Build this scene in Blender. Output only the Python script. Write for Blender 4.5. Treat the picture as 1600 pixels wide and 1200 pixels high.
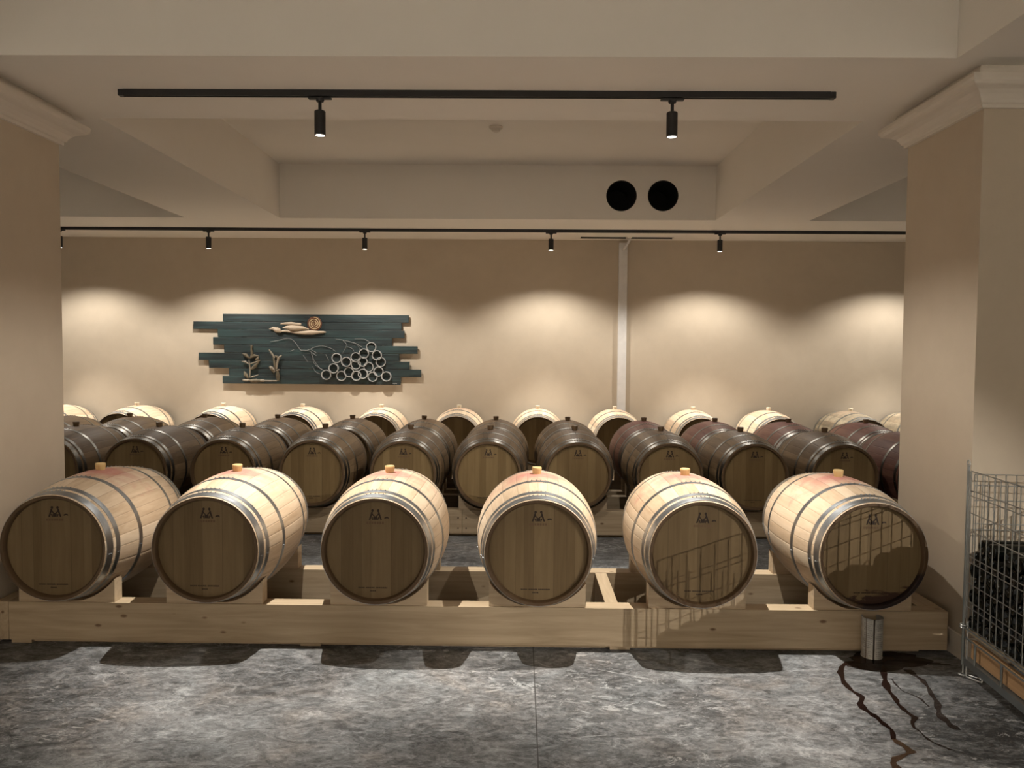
import bpy, bmesh, math, random
from mathutils import Vector, Matrix
PI = math.pi
for o in list(bpy.data.objects): bpy.data.objects.remove(o, do_unlink=True)
scene = bpy.context.scene
COL = scene.collection
R = random.Random(7)

# ------------------------------------------------------------------ camera
F = 1200.0                       # focal length in pixels of the 1600 px wide frame
VX, VY = 813.0, 549.0            # where the +Y direction of the room vanishes
CZ = 1.618                       # eye height above the floor
dY = Vector(((VX-800)/F, -(VY-600)/F, -1)).normalized()
rr = -0.0075
dX = Vector((math.cos(rr), math.sin(rr), 0))
dX = (dX - dY*dX.dot(dY)).normalized()
dZ = dX.cross(dY)
M = Matrix((dX, dY, dZ))         # rows: world axes in camera space -> camera-to-world rotation
cam_d = bpy.data.cameras.new('camera'); cam = bpy.data.objects.new('camera', cam_d); COL.objects.link(cam)
cam.matrix_world = Matrix.Translation((0, 0, CZ)) @ M.to_4x4()
cam_d.sensor_width = 36; cam_d.lens = 36*F/1600; cam_d.clip_start = .05
scene.camera = cam
def at(px, py, Y):
    """point of the plane y=Y seen at a pixel of the 1600x1200 photo"""
    d = M @ Vector(((px-800)/F, (600-py)/F, -1))
    t = Y/d.y
    return Vector((d.x*t, Y, CZ+d.z*t))
def at_z(px, py, Z):
    d = M @ Vector(((px-800)/F, (600-py)/F, -1))
    t = (Z-CZ)/d.z
    return Vector((d.x*t, d.y*t, Z))

# ------------------------------------------------------------------ world, exposure
w = bpy.data.worlds.new('world'); scene.world = w; w.use_nodes = True
w.node_tree.nodes['Background'].inputs[0].default_value = (1, .85, .68, 1)
w.node_tree.nodes['Background'].inputs[1].default_value = .02
vs = scene.view_settings
vs.view_transform = 'Standard'; vs.look = 'None'; vs.gamma = 1; vs.use_curve_mapping = False
vs.exposure = 0.09
LCOL = (1.0, .935, .845)
CORE, SPILL = 350, 84           # near track lamps
BCORE, BSPILL = 210, 100         # back track lamps
def spot_light(parent, core, spill, angle=62, wide=134, loc=(0,0,0), target=None, radius=.012):
    for nm, p, s, b in (('beam', core, angle, .6), ('spill', spill, wide, .5)):
        if p <= 0: continue
        l = bpy.data.lights.new('lamp_'+nm, 'SPOT'); l.energy = p; l.color = LCOL
        l.spot_size = math.radians(s); l.spot_blend = b; l.shadow_soft_size = radius
        o = bpy.data.objects.new('lamp_'+nm, l); COL.objects.link(o); o.parent = parent; o.location = loc
        if target is not None:
            o.rotation_euler = (Vector(target)).to_track_quat('-Z', 'Y').to_euler()

# ------------------------------------------------------------------ materials
def new_mat(name):
    m = bpy.data.materials.new(name); m.use_nodes = True
    nt = m.node_tree; b = nt.nodes['Principled BSDF']
    return m, nt, b
def N(nt, t, **k):
    n = nt.nodes.new(t)
    for a, v in k.items():
        if a.startswith('i_'): n.inputs[a[2:].replace('_', ' ')].default_value = v
        else: setattr(n, a, v)
    return n
def L(nt, a, b): nt.links.new(a, b)
def math_n(nt, op, a, b=None, c=None):
    n = nt.nodes.new('ShaderNodeMath'); n.operation = op
    for i, v in enumerate((a, b, c)):
        if v is None: continue
        if isinstance(v, (int, float)): n.inputs[i].default_value = v
        else: L(nt, v, n.inputs[i])
    return n.outputs[0]
def ramp(nt, fac, stops):
    n = nt.nodes.new('ShaderNodeValToRGB'); e = n.color_ramp.elements
    while len(e) < len(stops): e.new(.5)
    for i, (p, c) in enumerate(stops): e[i].position = p; e[i].color = (*c, 1)
    L(nt, fac, n.inputs[0]); return n.outputs[0]
def mixc(nt, fac, a, b, mode='MIX'):
    n = nt.nodes.new('ShaderNodeMix'); n.data_type = 'RGBA'; n.blend_type = mode
    for i, v in ((0, fac), (6, a), (7, b)):
        if isinstance(v, (int, float)): n.inputs[i].default_value = v
        elif isinstance(v, tuple): n.inputs[i].default_value = (*v, 1)
        else: L(nt, v, n.inputs[i])
    return n.outputs[2]
def obj_coord(nt, scale=(1,1,1), loc=(0,0,0)):
    tc = N(nt, 'ShaderNodeTexCoord'); mp = N(nt, 'ShaderNodeMapping')
    mp.inputs['Scale'].default_value = scale; mp.inputs['Location'].default_value = loc
    L(nt, tc.outputs['Object'], mp.inputs[0]); return mp.outputs[0]
def noise(nt, vec, scale, detail=4, rough=.55, dist=0):
    n = N(nt, 'ShaderNodeTexNoise'); n.inputs['Scale'].default_value = scale
    n.inputs['Detail'].default_value = detail; n.inputs['Roughness'].default_value = rough
    n.inputs['Distortion'].default_value = dist
    L(nt, vec, n.inputs['Vector']); return n.outputs['Fac']
def bump(nt, b, h, strength=.2, dist=.01):
    n = N(nt, 'ShaderNodeBump'); n.inputs['Strength'].default_value = strength; n.inputs['Distance'].default_value = dist
    L(nt, h, n.inputs['Height']); L(nt, n.outputs[0], b.inputs['Normal'])

def plain(name, col, rough=.5, metal=0, coat=0, spec=None):
    m, nt, b = new_mat(name)
    v = noise(nt, obj_coord(nt), 14, 3)
    c = mixc(nt, v, tuple(x*.88 for x in col), tuple(min(1, x*1.1) for x in col))
    L(nt, c, b.inputs['Base Color'])
    b.inputs['Roughness'].default_value = rough; b.inputs['Metallic'].default_value = metal
    if coat: b.inputs['Coat Weight'].default_value = coat
    if spec is not None: b.inputs['Specular IOR Level'].default_value = spec
    return m
def plaster(name, c1, c2, rough=.85):
    m, nt, b = new_mat(name)
    v = obj_coord(nt)
    n1 = noise(nt, v, .9, 5, .6, .4); n2 = noise(nt, v, 7, 5, .6)
    f = math_n(nt, 'ADD', math_n(nt, 'MULTIPLY', n1, .7), math_n(nt, 'MULTIPLY', n2, .3))
    L(nt, ramp(nt, f, [(.3, c1), (.7, c2)]), b.inputs['Base Color'])
    b.inputs['Roughness'].default_value = rough
    bump(nt, b, noise(nt, v, 60, 4), .12, .004)
    return m
M_wall = plaster('beige plaster', (.515, .435, .335), (.595, .51, .40))
M_ceil = plaster('warm white ceiling paint', (.84, .795, .725), (.87, .825, .755))
M_corn = plaster('cornice paint', (.68, .62, .54), (.72, .66, .58))

def floor_mat():
    m, nt, b = new_mat('mottled grey stone')
    v = obj_coord(nt)
    vs_ = obj_coord(nt, (1, 1.7, 1))
    big = noise(nt, v, 1.1, 4, .55, .4)
    mid = noise(nt, vs_, 6, 10, .74, 1.6)
    fine = noise(nt, vs_, 26, 8, .78, 1.2)
    f = math_n(nt, 'ADD', math_n(nt, 'ADD', math_n(nt, 'MULTIPLY', big, .28), math_n(nt, 'MULTIPLY', mid, .40)), math_n(nt, 'MULTIPLY', fine, .34))
    c = ramp(nt, f, [(.44, (.05, .049, .048)), (.48, (.11, .108, .105)), (.52, (.18, .176, .171)), (.565, (.28, .275, .267)), (.63, (.48, .47, .455))])
    fl = noise(nt, obj_coord(nt, (1, 1.8, 1), (3, 1, 0)), 4.2, 12, .8, 2.2)
    fm = noise(nt, obj_coord(nt, (1, 1, 1), (9, 4, 0)), .8, 2, .5)
    flm = math_n(nt, 'MULTIPLY', ramp(nt, fl, [(.555, (0, 0, 0)), (.59, (.85, .85, .85))]), ramp(nt, fm, [(.42, (.15, .15, .15)), (.56, (1, 1, 1))]))
    c = mixc(nt, flm, c, (.44, .43, .41))
    dk = noise(nt, obj_coord(nt, (1, 1.6, 1), (1, 7, 0)), 3.2, 12, .78, 1.8)
    c = mixc(nt, ramp(nt, dk, [(.35, (.7, .7, .7)), (.42, (0, 0, 0))]), c, (.06, .057, .055))
    tint = noise(nt, obj_coord(nt, loc=(5, 2, 0)), 2.4, 5, .65, .8)
    tc = ramp(nt, tint, [(.35, (.92, .99, 1.05)), (.55, (.97, .995, 1.03)), (.68, (1.02, .985, .96))])
    c = mixc(nt, 1.0, c, tc, 'MULTIPLY')
    # one straight joint running away from the viewer, x = 0.08, and two cross joints
    sx = N(nt, 'ShaderNodeSeparateXYZ'); L(nt, v, sx.inputs[0])
    d = math_n(nt, 'ABSOLUTE', math_n(nt, 'SUBTRACT', sx.outputs[0], .083))
    j = math_n(nt, 'LESS_THAN', d, .0028)
    c = mixc(nt, math_n(nt, 'MULTIPLY', j, .85), c, (.04, .038, .036))
    L(nt, c, b.inputs['Base Color'])
    rg = math_n(nt, 'ADD', math_n(nt, 'MULTIPLY', fine, .35), .35)
    L(nt, rg, b.inputs['Roughness'])
    b.inputs['Specular IOR Level'].default_value = .35
    bump(nt, b, fine, .18, .004)
    return m
M_floor = floor_mat()

def pine(name, axis, c1=(.35, .265, .165), c2=(.50, .39, .26)):
    m, nt, b = new_mat(name)
    sc = [26, 26, 26]; sc[axis] = 1.6
    v = obj_coord(nt, tuple(sc))
    g = noise(nt, v, 1, 5, .6, .8)
    sk = [5, 5, 5]; sk[axis] = 2.4
    vo = N(nt, 'ShaderNodeTexVoronoi'); vo.inputs['Scale'].default_value = 2.1
    L(nt, obj_coord(nt, tuple(sk)), vo.inputs['Vector'])
    c = ramp(nt, g, [(.3, c1), (.7, c2)])
    k = ramp(nt, vo.outputs['Distance'], [(.06, (1, 1, 1)), (.12, (0, 0, 0))])
    c = mixc(nt, k, c, (.15, .085, .04))
    L(nt, c, b.inputs['Base Color']); b.inputs['Roughness'].default_value = .6
    bump(nt, b, g, .12, .003)
    return m
M_pineX = pine('pine board grain along length', 0)
M_pineY = pine('pine board grain front to back', 1)
M_pineC = pine('pine cradle block', 0, (.43, .32, .21), (.56, .44, .295))

def stave_mat(name, dark, mid, light, stain=(.42, .15, .13), stain_amt=.8, mottled=0, blotch=(.3, .3, .3)):
    m, nt, b = new_mat(name)
    tc = N(nt, 'ShaderNodeTexCoord'); oi = N(nt, 'ShaderNodeObjectInfo')
    s = N(nt, 'ShaderNodeSeparateXYZ'); L(nt, tc.outputs['Object'], s.inputs[0])
    ang = math_n(nt, 'ARCTAN2', s.outputs[0], s.outputs[2])
    a = math_n(nt, 'MULTIPLY', ang, 30/(2*PI))
    a = math_n(nt, 'ADD', a, math_n(nt, 'MULTIPLY', math_n(nt, 'SINE', math_n(nt, 'MULTIPLY', ang, 5)), .3))
    idx = math_n(nt, 'FLOOR', a); fr = math_n(nt, 'FRACT', a)
    cb = N(nt, 'ShaderNodeCombineXYZ'); L(nt, idx, cb.inputs[0]); L(nt, math_n(nt, 'MULTIPLY', oi.outputs['Random'], 91.7), cb.inputs[1])
    wn = N(nt, 'ShaderNodeTexWhiteNoise'); L(nt, cb.outputs[0], wn.inputs[0])
    mp = N(nt, 'ShaderNodeMapping'); mp.inputs['Scale'].default_value = (34, 3, 34)
    L(nt, tc.outputs['Object'], mp.inputs[0])
    off = N(nt, 'ShaderNodeCombineXYZ'); L(nt, math_n(nt, 'MULTIPLY', oi.outputs['Random'], 50), off.inputs[1])
    L(nt, off.outputs[0], mp.inputs['Location'])
    g = noise(nt, mp.outputs[0], 1, 5, .6, .4)
    f = math_n(nt, 'ADD', math_n(nt, 'MULTIPLY', wn.outputs['Value'], .42), math_n(nt, 'MULTIPLY', g, .58))
    f = math_n(nt, 'ADD', f, math_n(nt, 'MULTIPLY', math_n(nt, 'SUBTRACT', oi.outputs['Random'], .5), .12))
    c = ramp(nt, f, [(.2, dark), (.5, mid), (.8, light)])
    if mottled:
        bl = noise(nt, tc.outputs['Object'], 9, 5, .7, .6)
        c = mixc(nt, math_n(nt, 'MULTIPLY', ramp(nt, bl, [(.42, (0, 0, 0)), (.6, (1, 1, 1))]), mottled), c, blotch)
    # wine stain around the bung hole (top middle of the cask), running a little way down the staves
    vd = N(nt, 'ShaderNodeVectorMath'); vd.operation = 'SUBTRACT'; L(nt, tc.outputs['Object'], vd.inputs[0]); vd.inputs[1].default_value = (0, .475, .345)
    vsx = N(nt, 'ShaderNodeVectorMath'); vsx.operation = 'MULTIPLY'; L(nt, vd.outputs[0], vsx.inputs[0]); vsx.inputs[1].default_value = (1, 1.25, .8)
    ln = N(nt, 'ShaderNodeVectorMath'); ln.operation = 'LENGTH'; L(nt, vsx.outputs[0], ln.inputs[0])
    dd = math_n(nt, 'ADD', ln.outputs['Value'], math_n(nt, 'MULTIPLY', math_n(nt, 'SUBTRACT', noise(nt, tc.outputs['Object'], 7, 5, .6, 1), .5), .55))
    st = ramp(nt, dd, [(.04, (1, 1, 1)), (.30, (0, 0, 0))])
    c = mixc(nt, math_n(nt, 'MULTIPLY', st, stain_amt), c, stain)
    # joint between two staves
    e = math_n(nt, 'MINIMUM', fr, math_n(nt, 'SUBTRACT', 1, fr))
    jt = math_n(nt, 'LESS_THAN', e, .022)
    c = mixc(nt, math_n(nt, 'MULTIPLY', jt, .35), c, tuple(x*.35 for x in dark))
    L(nt, c, b.inputs['Base Color']); b.inputs['Roughness'].default_value = .55
    b.inputs['Specular IOR Level'].default_value = .22
    hb = math_n(nt, 'ADD', math_n(nt, 'MINIMUM', math_n(nt, 'MULTIPLY', e, 12), 1), math_n(nt, 'MULTIPLY', g, .25))
    bump(nt, b, hb, .3, .003)
    return m
def head_mat(name, cols, stain=False):
    m, nt, b = new_mat(name)
    tc = N(nt, 'ShaderNodeTexCoord'); oi = N(nt, 'ShaderNodeObjectInfo')
    s = N(nt, 'ShaderNodeSeparateXYZ'); L(nt, tc.outputs['Object'], s.inputs[0])
    x = math_n(nt, 'ADD', s.outputs[0], 2)
    x = math_n(nt, 'ADD', math_n(nt, 'MULTIPLY', x, 15), math_n(nt, 'MULTIPLY', math_n(nt, 'SINE', math_n(nt, 'MULTIPLY', x, 23)), .35))
    idx = math_n(nt, 'FLOOR', x); fr = math_n(nt, 'FRACT', x)
    cb = N(nt, 'ShaderNodeCombineXYZ'); L(nt, idx, cb.inputs[0]); L(nt, math_n(nt, 'MULTIPLY', oi.outputs['Random'], 77.1), cb.inputs[1])
    wn = N(nt, 'ShaderNodeTexWhiteNoise'); L(nt, cb.outputs[0], wn.inputs[0])
    mp = N(nt, 'ShaderNodeMapping'); mp.inputs['Scale'].default_value = (40, 40, 3)
    L(nt, tc.outputs['Object'], mp.inputs[0])
    off = N(nt, 'ShaderNodeCombineXYZ'); L(nt, math_n(nt, 'MULTIPLY', oi.outputs['Random'], 50), off.inputs[2])
    L(nt, off.outputs[0], mp.inputs['Location'])
    g = noise(nt, mp.outputs[0], 1, 5, .6, .5)
    f = math_n(nt, 'ADD', math_n(nt, 'MULTIPLY', wn.outputs['Value'], .40), math_n(nt, 'MULTIPLY', g, .60))
    c = ramp(nt, f, [(.2, cols[0]), (.5, cols[1]), (.8, cols[2])])
    e = math_n(nt, 'MINIMUM', fr, math_n(nt, 'SUBTRACT', 1, fr))
    c = mixc(nt, math_n(nt, 'MULTIPLY', math_n(nt, 'LESS_THAN', e, .02), .3), c, tuple(q*.3 for q in cols[0]))
    if stain:   # wine leaking from the foot of the head
        d = math_n(nt, 'ADD', math_n(nt, 'ADD', s.outputs[2], .218), math_n(nt, 'MULTIPLY', math_n(nt, 'SUBTRACT', noise(nt, obj_coord(nt, (7, 7, 26)), 1, 5, .65, .8), .5), .20))
        d = math_n(nt, 'SUBTRACT', d, math_n(nt, 'MULTIPLY', s.outputs[0], .16))
        c = mixc(nt, ramp(nt, d, [(.0, (.9,)*3), (.02, (0, 0, 0))]), c, (.028, .010, .008))
    L(nt, c, b.inputs['Base Color']); b.inputs['Roughness'].default_value = .5
    b.inputs['Specular IOR Level'].default_value = .3
    bump(nt, b, g, .1, .002)
    return m
M_st_light = stave_mat('new oak staves', (.40, .285, .18), (.56, .43, .30), (.66, .54, .40))
M_st_back = stave_mat('pale oak staves', (.52, .39, .27), (.68, .53, .37), (.80, .67, .50), (.60, .30, .22), .35)
M_st_brown = stave_mat('aged brown oak staves', (.105, .066, .032), (.175, .115, .060), (.26, .18, .10), (.12, .06, .035), .3)
M_st_red = stave_mat('wine stained oak staves', (.125, .055, .042), (.19, .088, .064), (.24, .13, .088), (.16, .05, .05), .5)
M_st_grey = stave_mat('weathered grey oak staves', (.28, .22, .15), (.44, .36, .25), (.58, .50, .36), (.4, .25, .18), .3, .6, (.20, .18, .14))
HC = ((.125, .083, .038), (.165, .113, .055), (.21, .148, .076))
HD = ((.145, .095, .040), (.19, .127, .056), (.235, .163, .076))
M_head = head_mat('oak head boards', HC)
M_headW = head_mat('oak head boards with leaking wine', HC, True)
M_headD = head_mat('aged oak head boards', HD)
M_chime = plain('toasted stave ends', (.10, .058, .026), .6)
def wet_chime():
    m, nt, b = new_mat('toasted stave ends soaked with wine')
    v = obj_coord(nt); s = N(nt, 'ShaderNodeSeparateXYZ'); L(nt, v, s.inputs[0])
    d = math_n(nt, 'ADD', math_n(nt, 'SUBTRACT', s.outputs[2], math_n(nt, 'MULTIPLY', s.outputs[0], .55)), .235)
    d = math_n(nt, 'ADD', d, math_n(nt, 'MULTIPLY', math_n(nt, 'SUBTRACT', noise(nt, v, 12, 4, .6), .5), .12))
    c = mixc(nt, ramp(nt, d, [(0, (1, 1, 1)), (.03, (0, 0, 0))]), (.10, .058, .026), (.015, .006, .005))
    L(nt, c, b.inputs['Base Color']); b.inputs['Roughness'].default_value = .45
    return m
M_chimeW = wet_chime()
M_hoop = None
def hoop_mat(name, c, rough):
    m, nt, b = new_mat(name)
    v = noise(nt, obj_coord(nt, (9, 40, 9)), 2, 6, .7, .5)
    L(nt, ramp(nt, v, [(.3, tuple(x*.75 for x in c)), (.7, c)]), b.inputs['Base Color'])
    b.inputs['Metallic'].default_value = 1
    L(nt, math_n(nt, 'ADD', math_n(nt, 'MULTIPLY', v, .25), rough-.12), b.inputs['Roughness'])
    return m
M_hoop = hoop_mat('galvanised steel hoop', (.47, .50, .53), .36)
M_hoopD = hoop_mat('dulled steel hoop', (.19, .18, .16), .40)
M_bung = plain('amber silicone', (.62, .44, .20), .4); 
M_bungD = plain('brown silicone bung', (.17, .11, .06), .5)
M_bungP = plain('pale silicone bung', (.80, .72, .55), .45)
M_brand = plain('burnt brand mark', (.028, .016, .010), .8)
M_brandL = plain('faint brand mark', (.14, .085, .045), .8)
M_black = plain('black powder coat', (.012, .012, .013), .45)
M_duct = plain('black duct lining', (.006, .006, .006), .8)
M_wire = plain('galvanised wire', (.40, .41, .40), .38, 1)
M_wireb = plain('bright zinc', (.62, .63, .61), .25, .55)
M_rail = plain('zinc steel rail', (.30, .32, .32), .45, .9)
M_orange = pine('orange brown pallet board', 1, (.33, .19, .09), (.46, .28, .14))
M_palew = pine('pale pallet board', 1, (.42, .34, .22), (.55, .45, .30))
M_duct_w = plain('white painted conduit', (.74, .72, .70), .5)
def glass_bottle():
    m, nt, b = new_mat('black green wine glass')
    v = noise(nt, obj_coord(nt), 20, 2)
    L(nt, ramp(nt, v, [(0, (.002, .0025, .002)), (1, (.004, .005, .004))]), b.inputs['Base Color'])
    b.inputs['Roughness'].default_value = .07; b.inputs['Specular IOR Level'].default_value = .55
    return m
M_bottle = glass_bottle()
def emit(name, c, s):
    m, nt, b = new_mat(name); b.inputs['Base Color'].default_value = (*c, 1)
    b.inputs['Emission Color'].default_value = (*c, 1); b.inputs['Emission Strength'].default_value = s
    return m
M_lens = emit('glowing lamp lens', (1, .93, .82), 6)

# ------------------------------------------------------------------ mesh helpers
def obj(name, bm, mat, parent=None, smooth=False, recalc=True):
    if recalc: bmesh.ops.recalc_face_normals(bm, faces=bm.faces)
    me = bpy.data.meshes.new(name); bm.to_mesh(me); bm.free()
    if smooth:
        for p in me.polygons: p.use_smooth = True
        try: me.set_sharp_from_angle(angle=math.radians(38))
        except Exception: pass
    me.materials.append(mat)
    o = bpy.data.objects.new(name, me); COL.objects.link(o)
    if parent: o.parent = parent
    return o
def tag(o, label, cat, group=None, kind=None):
    if label: o['label'] = label
    if cat: o['category'] = cat
    if group: o['group'] = group
    if kind: o['kind'] = kind
    return o
def thing(name, label, cat, loc=(0,0,0), rz=0, group=None):
    o = bpy.data.objects.new(name, None); COL.objects.link(o)
    o.empty_display_size = .1; o.location = loc; o.rotation_euler = (0, 0, rz)
    return tag(o, label, cat, group)
def struct(name, bm, m):
    o = obj(name, bm, m); o['kind'] = 'structure'; return o
def dup(root, loc, rz, label, group=None):
    r = root.copy(); COL.objects.link(r); r.location = loc; r.rotation_euler = (0, 0, rz)
    r['label'] = label
    if group: r['group'] = group
    for ch in root.children:
        c = ch.copy(); COL.objects.link(c); c.parent = r
        for g in ch.children:
            d = g.copy(); COL.objects.link(d); d.parent = c
    return r
def box(bm, x0, x1, y0, y1, z0, z1, bev=0):
    r = bmesh.ops.create_cube(bm, size=1)
    for v in r['verts']:
        v.co = Vector(((x0+x1)/2+v.co.x*(x1-x0), (y0+y1)/2+v.co.y*(y1-y0), (z0+z1)/2+v.co.z*(z1-z0)))
    if bev:
        es = {e for v in r['verts'] for e in v.link_edges}
        bmesh.ops.bevel(bm, geom=list(es), offset=bev, segments=2, affect='EDGES', profile=.5)
def frame(d):
    d = d.normalized(); a = Vector((0, 0, 1)) if abs(d.z) < .9 else Vector((1, 0, 0))
    u = d.cross(a).normalized(); return u, d.cross(u)
def tube(bm, pts, r, seg=8, cap=True, closed=False):
    pts = [Vector(p) for p in pts]; n = len(pts); rings = []
    rad = r if isinstance(r, (list, tuple)) else [r]*n
    u = None
    for i, p in enumerate(pts):
        if closed: d = pts[(i+1) % n]-pts[i-1]
        else: d = (pts[min(i+1, n-1)]-pts[max(i-1, 0)])
        d.normalize()
        if u is None: u, v = frame(d)
        else:
            u = (u-d*u.dot(d)).normalized(); v = d.cross(u)
        rings.append([bm.verts.new(p+(u*math.cos(2*PI*k/seg)+v*math.sin(2*PI*k/seg))*rad[i]) for k in range(seg)])
    for i in range(n if closed else n-1):
        a, b = rings[i], rings[(i+1) % n]
        for k in range(seg):
            bm.faces.new((a[k], a[(k+1) % seg], b[(k+1) % seg], b[k]))
    if cap and not closed:
        bm.faces.new(rings[0]); bm.faces.new(rings[-1])
def lathe(bm, prof, seg=48, axis='Y', close=False, org=(0,0,0)):
    """prof: list of (radius, height) ; r==0 collapses to a point"""
    org = Vector(org)
    def P(r, h, a):
        c, s = r*math.cos(a), r*math.sin(a)
        return org + (Vector((c, h, s)) if axis == 'Y' else Vector((c, s, h)) if axis == 'Z' else Vector((h, c, s)))
    rings = []
    for r, h in prof:
        if r < 1e-6: rings.append([bm.verts.new(P(0, h, 0))])
        else: rings.append([bm.verts.new(P(r, h, 2*PI*k/seg)) for k in range(seg)])
    m = len(rings)
    for i in range(m if close else m-1):
        a, b = rings[i], rings[(i+1) % m]
        for k in range(seg):
            k2 = (k+1) % seg
            if len(a) == 1 and len(b) == 1: continue
            if len(a) == 1: bm.faces.new((a[0], b[k], b[k2]))
            elif len(b) == 1: bm.faces.new((a[k], a[k2], b[0]))
            else: bm.faces.new((a[k], a[k2], b[k2], b[k]))
def prism(bm, poly, y0, y1, plane='XZ'):
    """extrude a 2D outline"""
    def P(p, t): return Vector((p[0], t, p[1])) if plane == 'XZ' else Vector((p[0], p[1], t))
    a = [bm.verts.new(P(p, y0)) for p in poly]; b = [bm.verts.new(P(p, y1)) for p in poly]
    bm.faces.new(a); bm.faces.new(list(reversed(b)))
    for i in range(len(poly)):
        j = (i+1) % len(poly); bm.faces.new((a[i], b[i], b[j], a[j]))

# ------------------------------------------------------------------ room shell
HC_ = CZ+1.46                     # underside of the ceiling beams
CT = CZ+2.054                      # top of the coffers
XL, XR, YN, YF = -8.5, 8.5, -4.0, 10.12
YB_ = 8.568                       # face of the deep beam along the back wall
bm = bmesh.new(); box(bm, XL-.1, XR+.1, YN-.1, YF+.1, -.1, 0); struct('floor', bm, M_floor)
bm = bmesh.new(); box(bm, XL-.1, XR+.1, YF, YF+.12, 0, CT+.1); struct('wall_back', bm, M_wall)
bm = bmesh.new(); box(bm, XL-.1, XR+.1, YN-.12, YN, 0, CT+.1); struct('wall_front', bm, M_corn)
bm = bmesh.new(); box(bm, XL-.12, XL, YN, YF, 0, CT+.1); struct('wall_left', bm, M_wall)
bm = bmesh.new(); box(bm, XR, XR+.12, YN, YF, 0, CT+.1); struct('wall_right', bm, M_wall)
BX = [(at(288, 340, 8.568).x, at(437, 340, 8.568).x), (at(1118, 344, 8.568).x, at(1264, 346, 8.568).x)]                 # beams running away from the viewer
BY = [(-.85, .17), (3.874, 4.917)]                    # beams running across
bm = bmesh.new()
box(bm, XL-.1, XR+.1, YN-.1, YF+.1, CT, CT+.15)
for y0, y1 in BY: box(bm, XL, XR, y0, y1, HC_, CT)
ys = [YN] + [v for p in BY for v in p] + [YB_]
for x0, x1 in BX:
    for k in range(0, len(ys), 2): box(bm, x0, x1, ys[k], ys[k+1], HC_, CT)
struct('ceiling', bm, M_ceil)
# the deep beam along the back wall, with two round duct holes cut through its face
bm = bmesh.new(); box(bm, XL, XR, YB_, YF, HC_, CT)
beam = struct('trim_1', bm, M_ceil)
ductpos = [at(971, 306, YB_), at(1036, 306, YB_)]
cuts = []
for p in ductpos:
    cb = bmesh.new(); lathe(cb, [(0, -.5), (.165, -.5), (.165, .55), (0, .55)], 48, 'Y', org=p)
    c = obj('cut', cb, M_ceil); cuts.append(c)
    md = beam.modifiers.new('hole', 'BOOLEAN'); md.object = c; md.solver = 'EXACT'
# shallow recesses for the two slots of the air grille
sx0, sx1 = at(907, 371, 9.92).x, at(1052, 371, 9.92).x
smid = at(983, 371, 9.92).x
cb = bmesh.new(); box(cb, sx0, smid-.03, 9.85, 9.99, HC_-.05, HC_+.09); box(cb, smid+.03, sx1, 9.85, 9.99, HC_-.05, HC_+.09)
c = obj('cut', cb, M_ceil); cuts.append(c)
md = beam.modifiers.new('slot', 'BOOLEAN'); md.object = c; md.solver = 'EXACT'
bpy.context.view_layer.update()
dg = bpy.context.evaluated_depsgraph_get()
me2 = bpy.data.meshes.new_from_object(beam.evaluated_get(dg))
beam.modifiers.clear(); beam.data = me2
for c in cuts: bpy.data.objects.remove(c, do_unlink=True)
for k, p in enumerate(ductpos):
    bm = bmesh.new(); lathe(bm, [(.160, -.006), (.168, -.006), (.168, 0), (.164, 0), (.164, .53), (0, .53), (0, .52), (.158, .52), (.158, 0)], 48, 'Y')
    d = obj('air_duct', bm, M_duct, smooth=True); d.location = p
    tag(d, ('left' if k == 0 else 'right')+' of the two round black duct openings in the recessed ceiling above the conduit', 'duct', 'black duct openings')
bm = bmesh.new()
for a, b_ in ((sx0, smid-.03), (smid+.03, sx1)):
    box(bm, a+.003, b_-.003, 9.853, 9.987, HC_+.075, HC_+.088)
    box(bm, a+.003, b_-.003, 9.853, 9.858, HC_+.0, HC_+.075); box(bm, a+.003, b_-.003, 9.982, 9.987, HC_, HC_+.075)
    box(bm, a+.003, b_-.003, 9.915, 9.925, HC_+.02, HC_+.03)
g = obj('air_grille', bm, M_duct)
tag(g, 'long dark slot air grille in the ceiling strip above the white wall conduit', 'air vent')

# pillars with cornices and skirting
def pillar(x0, x1, y0, y1, nm, k):
    top = CZ+1.257
    bm = bmesh.new(); box(bm, x0, x1, y0, y1, 0, HC_)
    struct('wall_'+nm+'_pillar', bm, M_wall)
    prof = [(0, top), (.018, top+.001), (.020, top+.018), (.030, top+.024), (.036, top+.04), (.052, top+.062), (.075, top+.078),
            (.100, top+.086), (.112, top+.092), (.124, top+.105), (.128, top+.120), (.128, top+.139), (.060, top+.141), (.056, top+.150), (.062, top+.165), (.058, top+.185), (.050, HC_-.001), (0, HC_-.001)]
    bm = bmesh.new(); prev = None
    for off, z in prof:
        ring = [bm.verts.new(p) for p in ((x0-off, y0-off, z), (x1+off, y0-off, z), (x1+off, y1+off, z), (x0-off, y1+off, z))]
        if prev:
            for i in range(4): bm.faces.new((prev[i], prev[(i+1) % 4], ring[(i+1) % 4], ring[i]))
        prev = ring
    o = struct('trim_%d' % k, bm, M_corn)
    bm = bmesh.new(); t = .014
    box(bm, x0-t, x1+t, y0-t, y0, 0, .13, .003); box(bm, x0-t, x1+t, y1, y1+t, 0, .13, .003)
    box(bm, x0-t, x0, y0, y1, 0, .13, .003); box(bm, x1, x1+t, y0, y1, 0, .13, .003)
    struct('baseboard_'+nm+'_pillar', bm, M_corn)
pillar(-3.53, -2.87, 4.0, 4.79, 'left', 2)
pillar(2.36, 3.02, 4.01, 4.775, 'right', 3)

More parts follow.
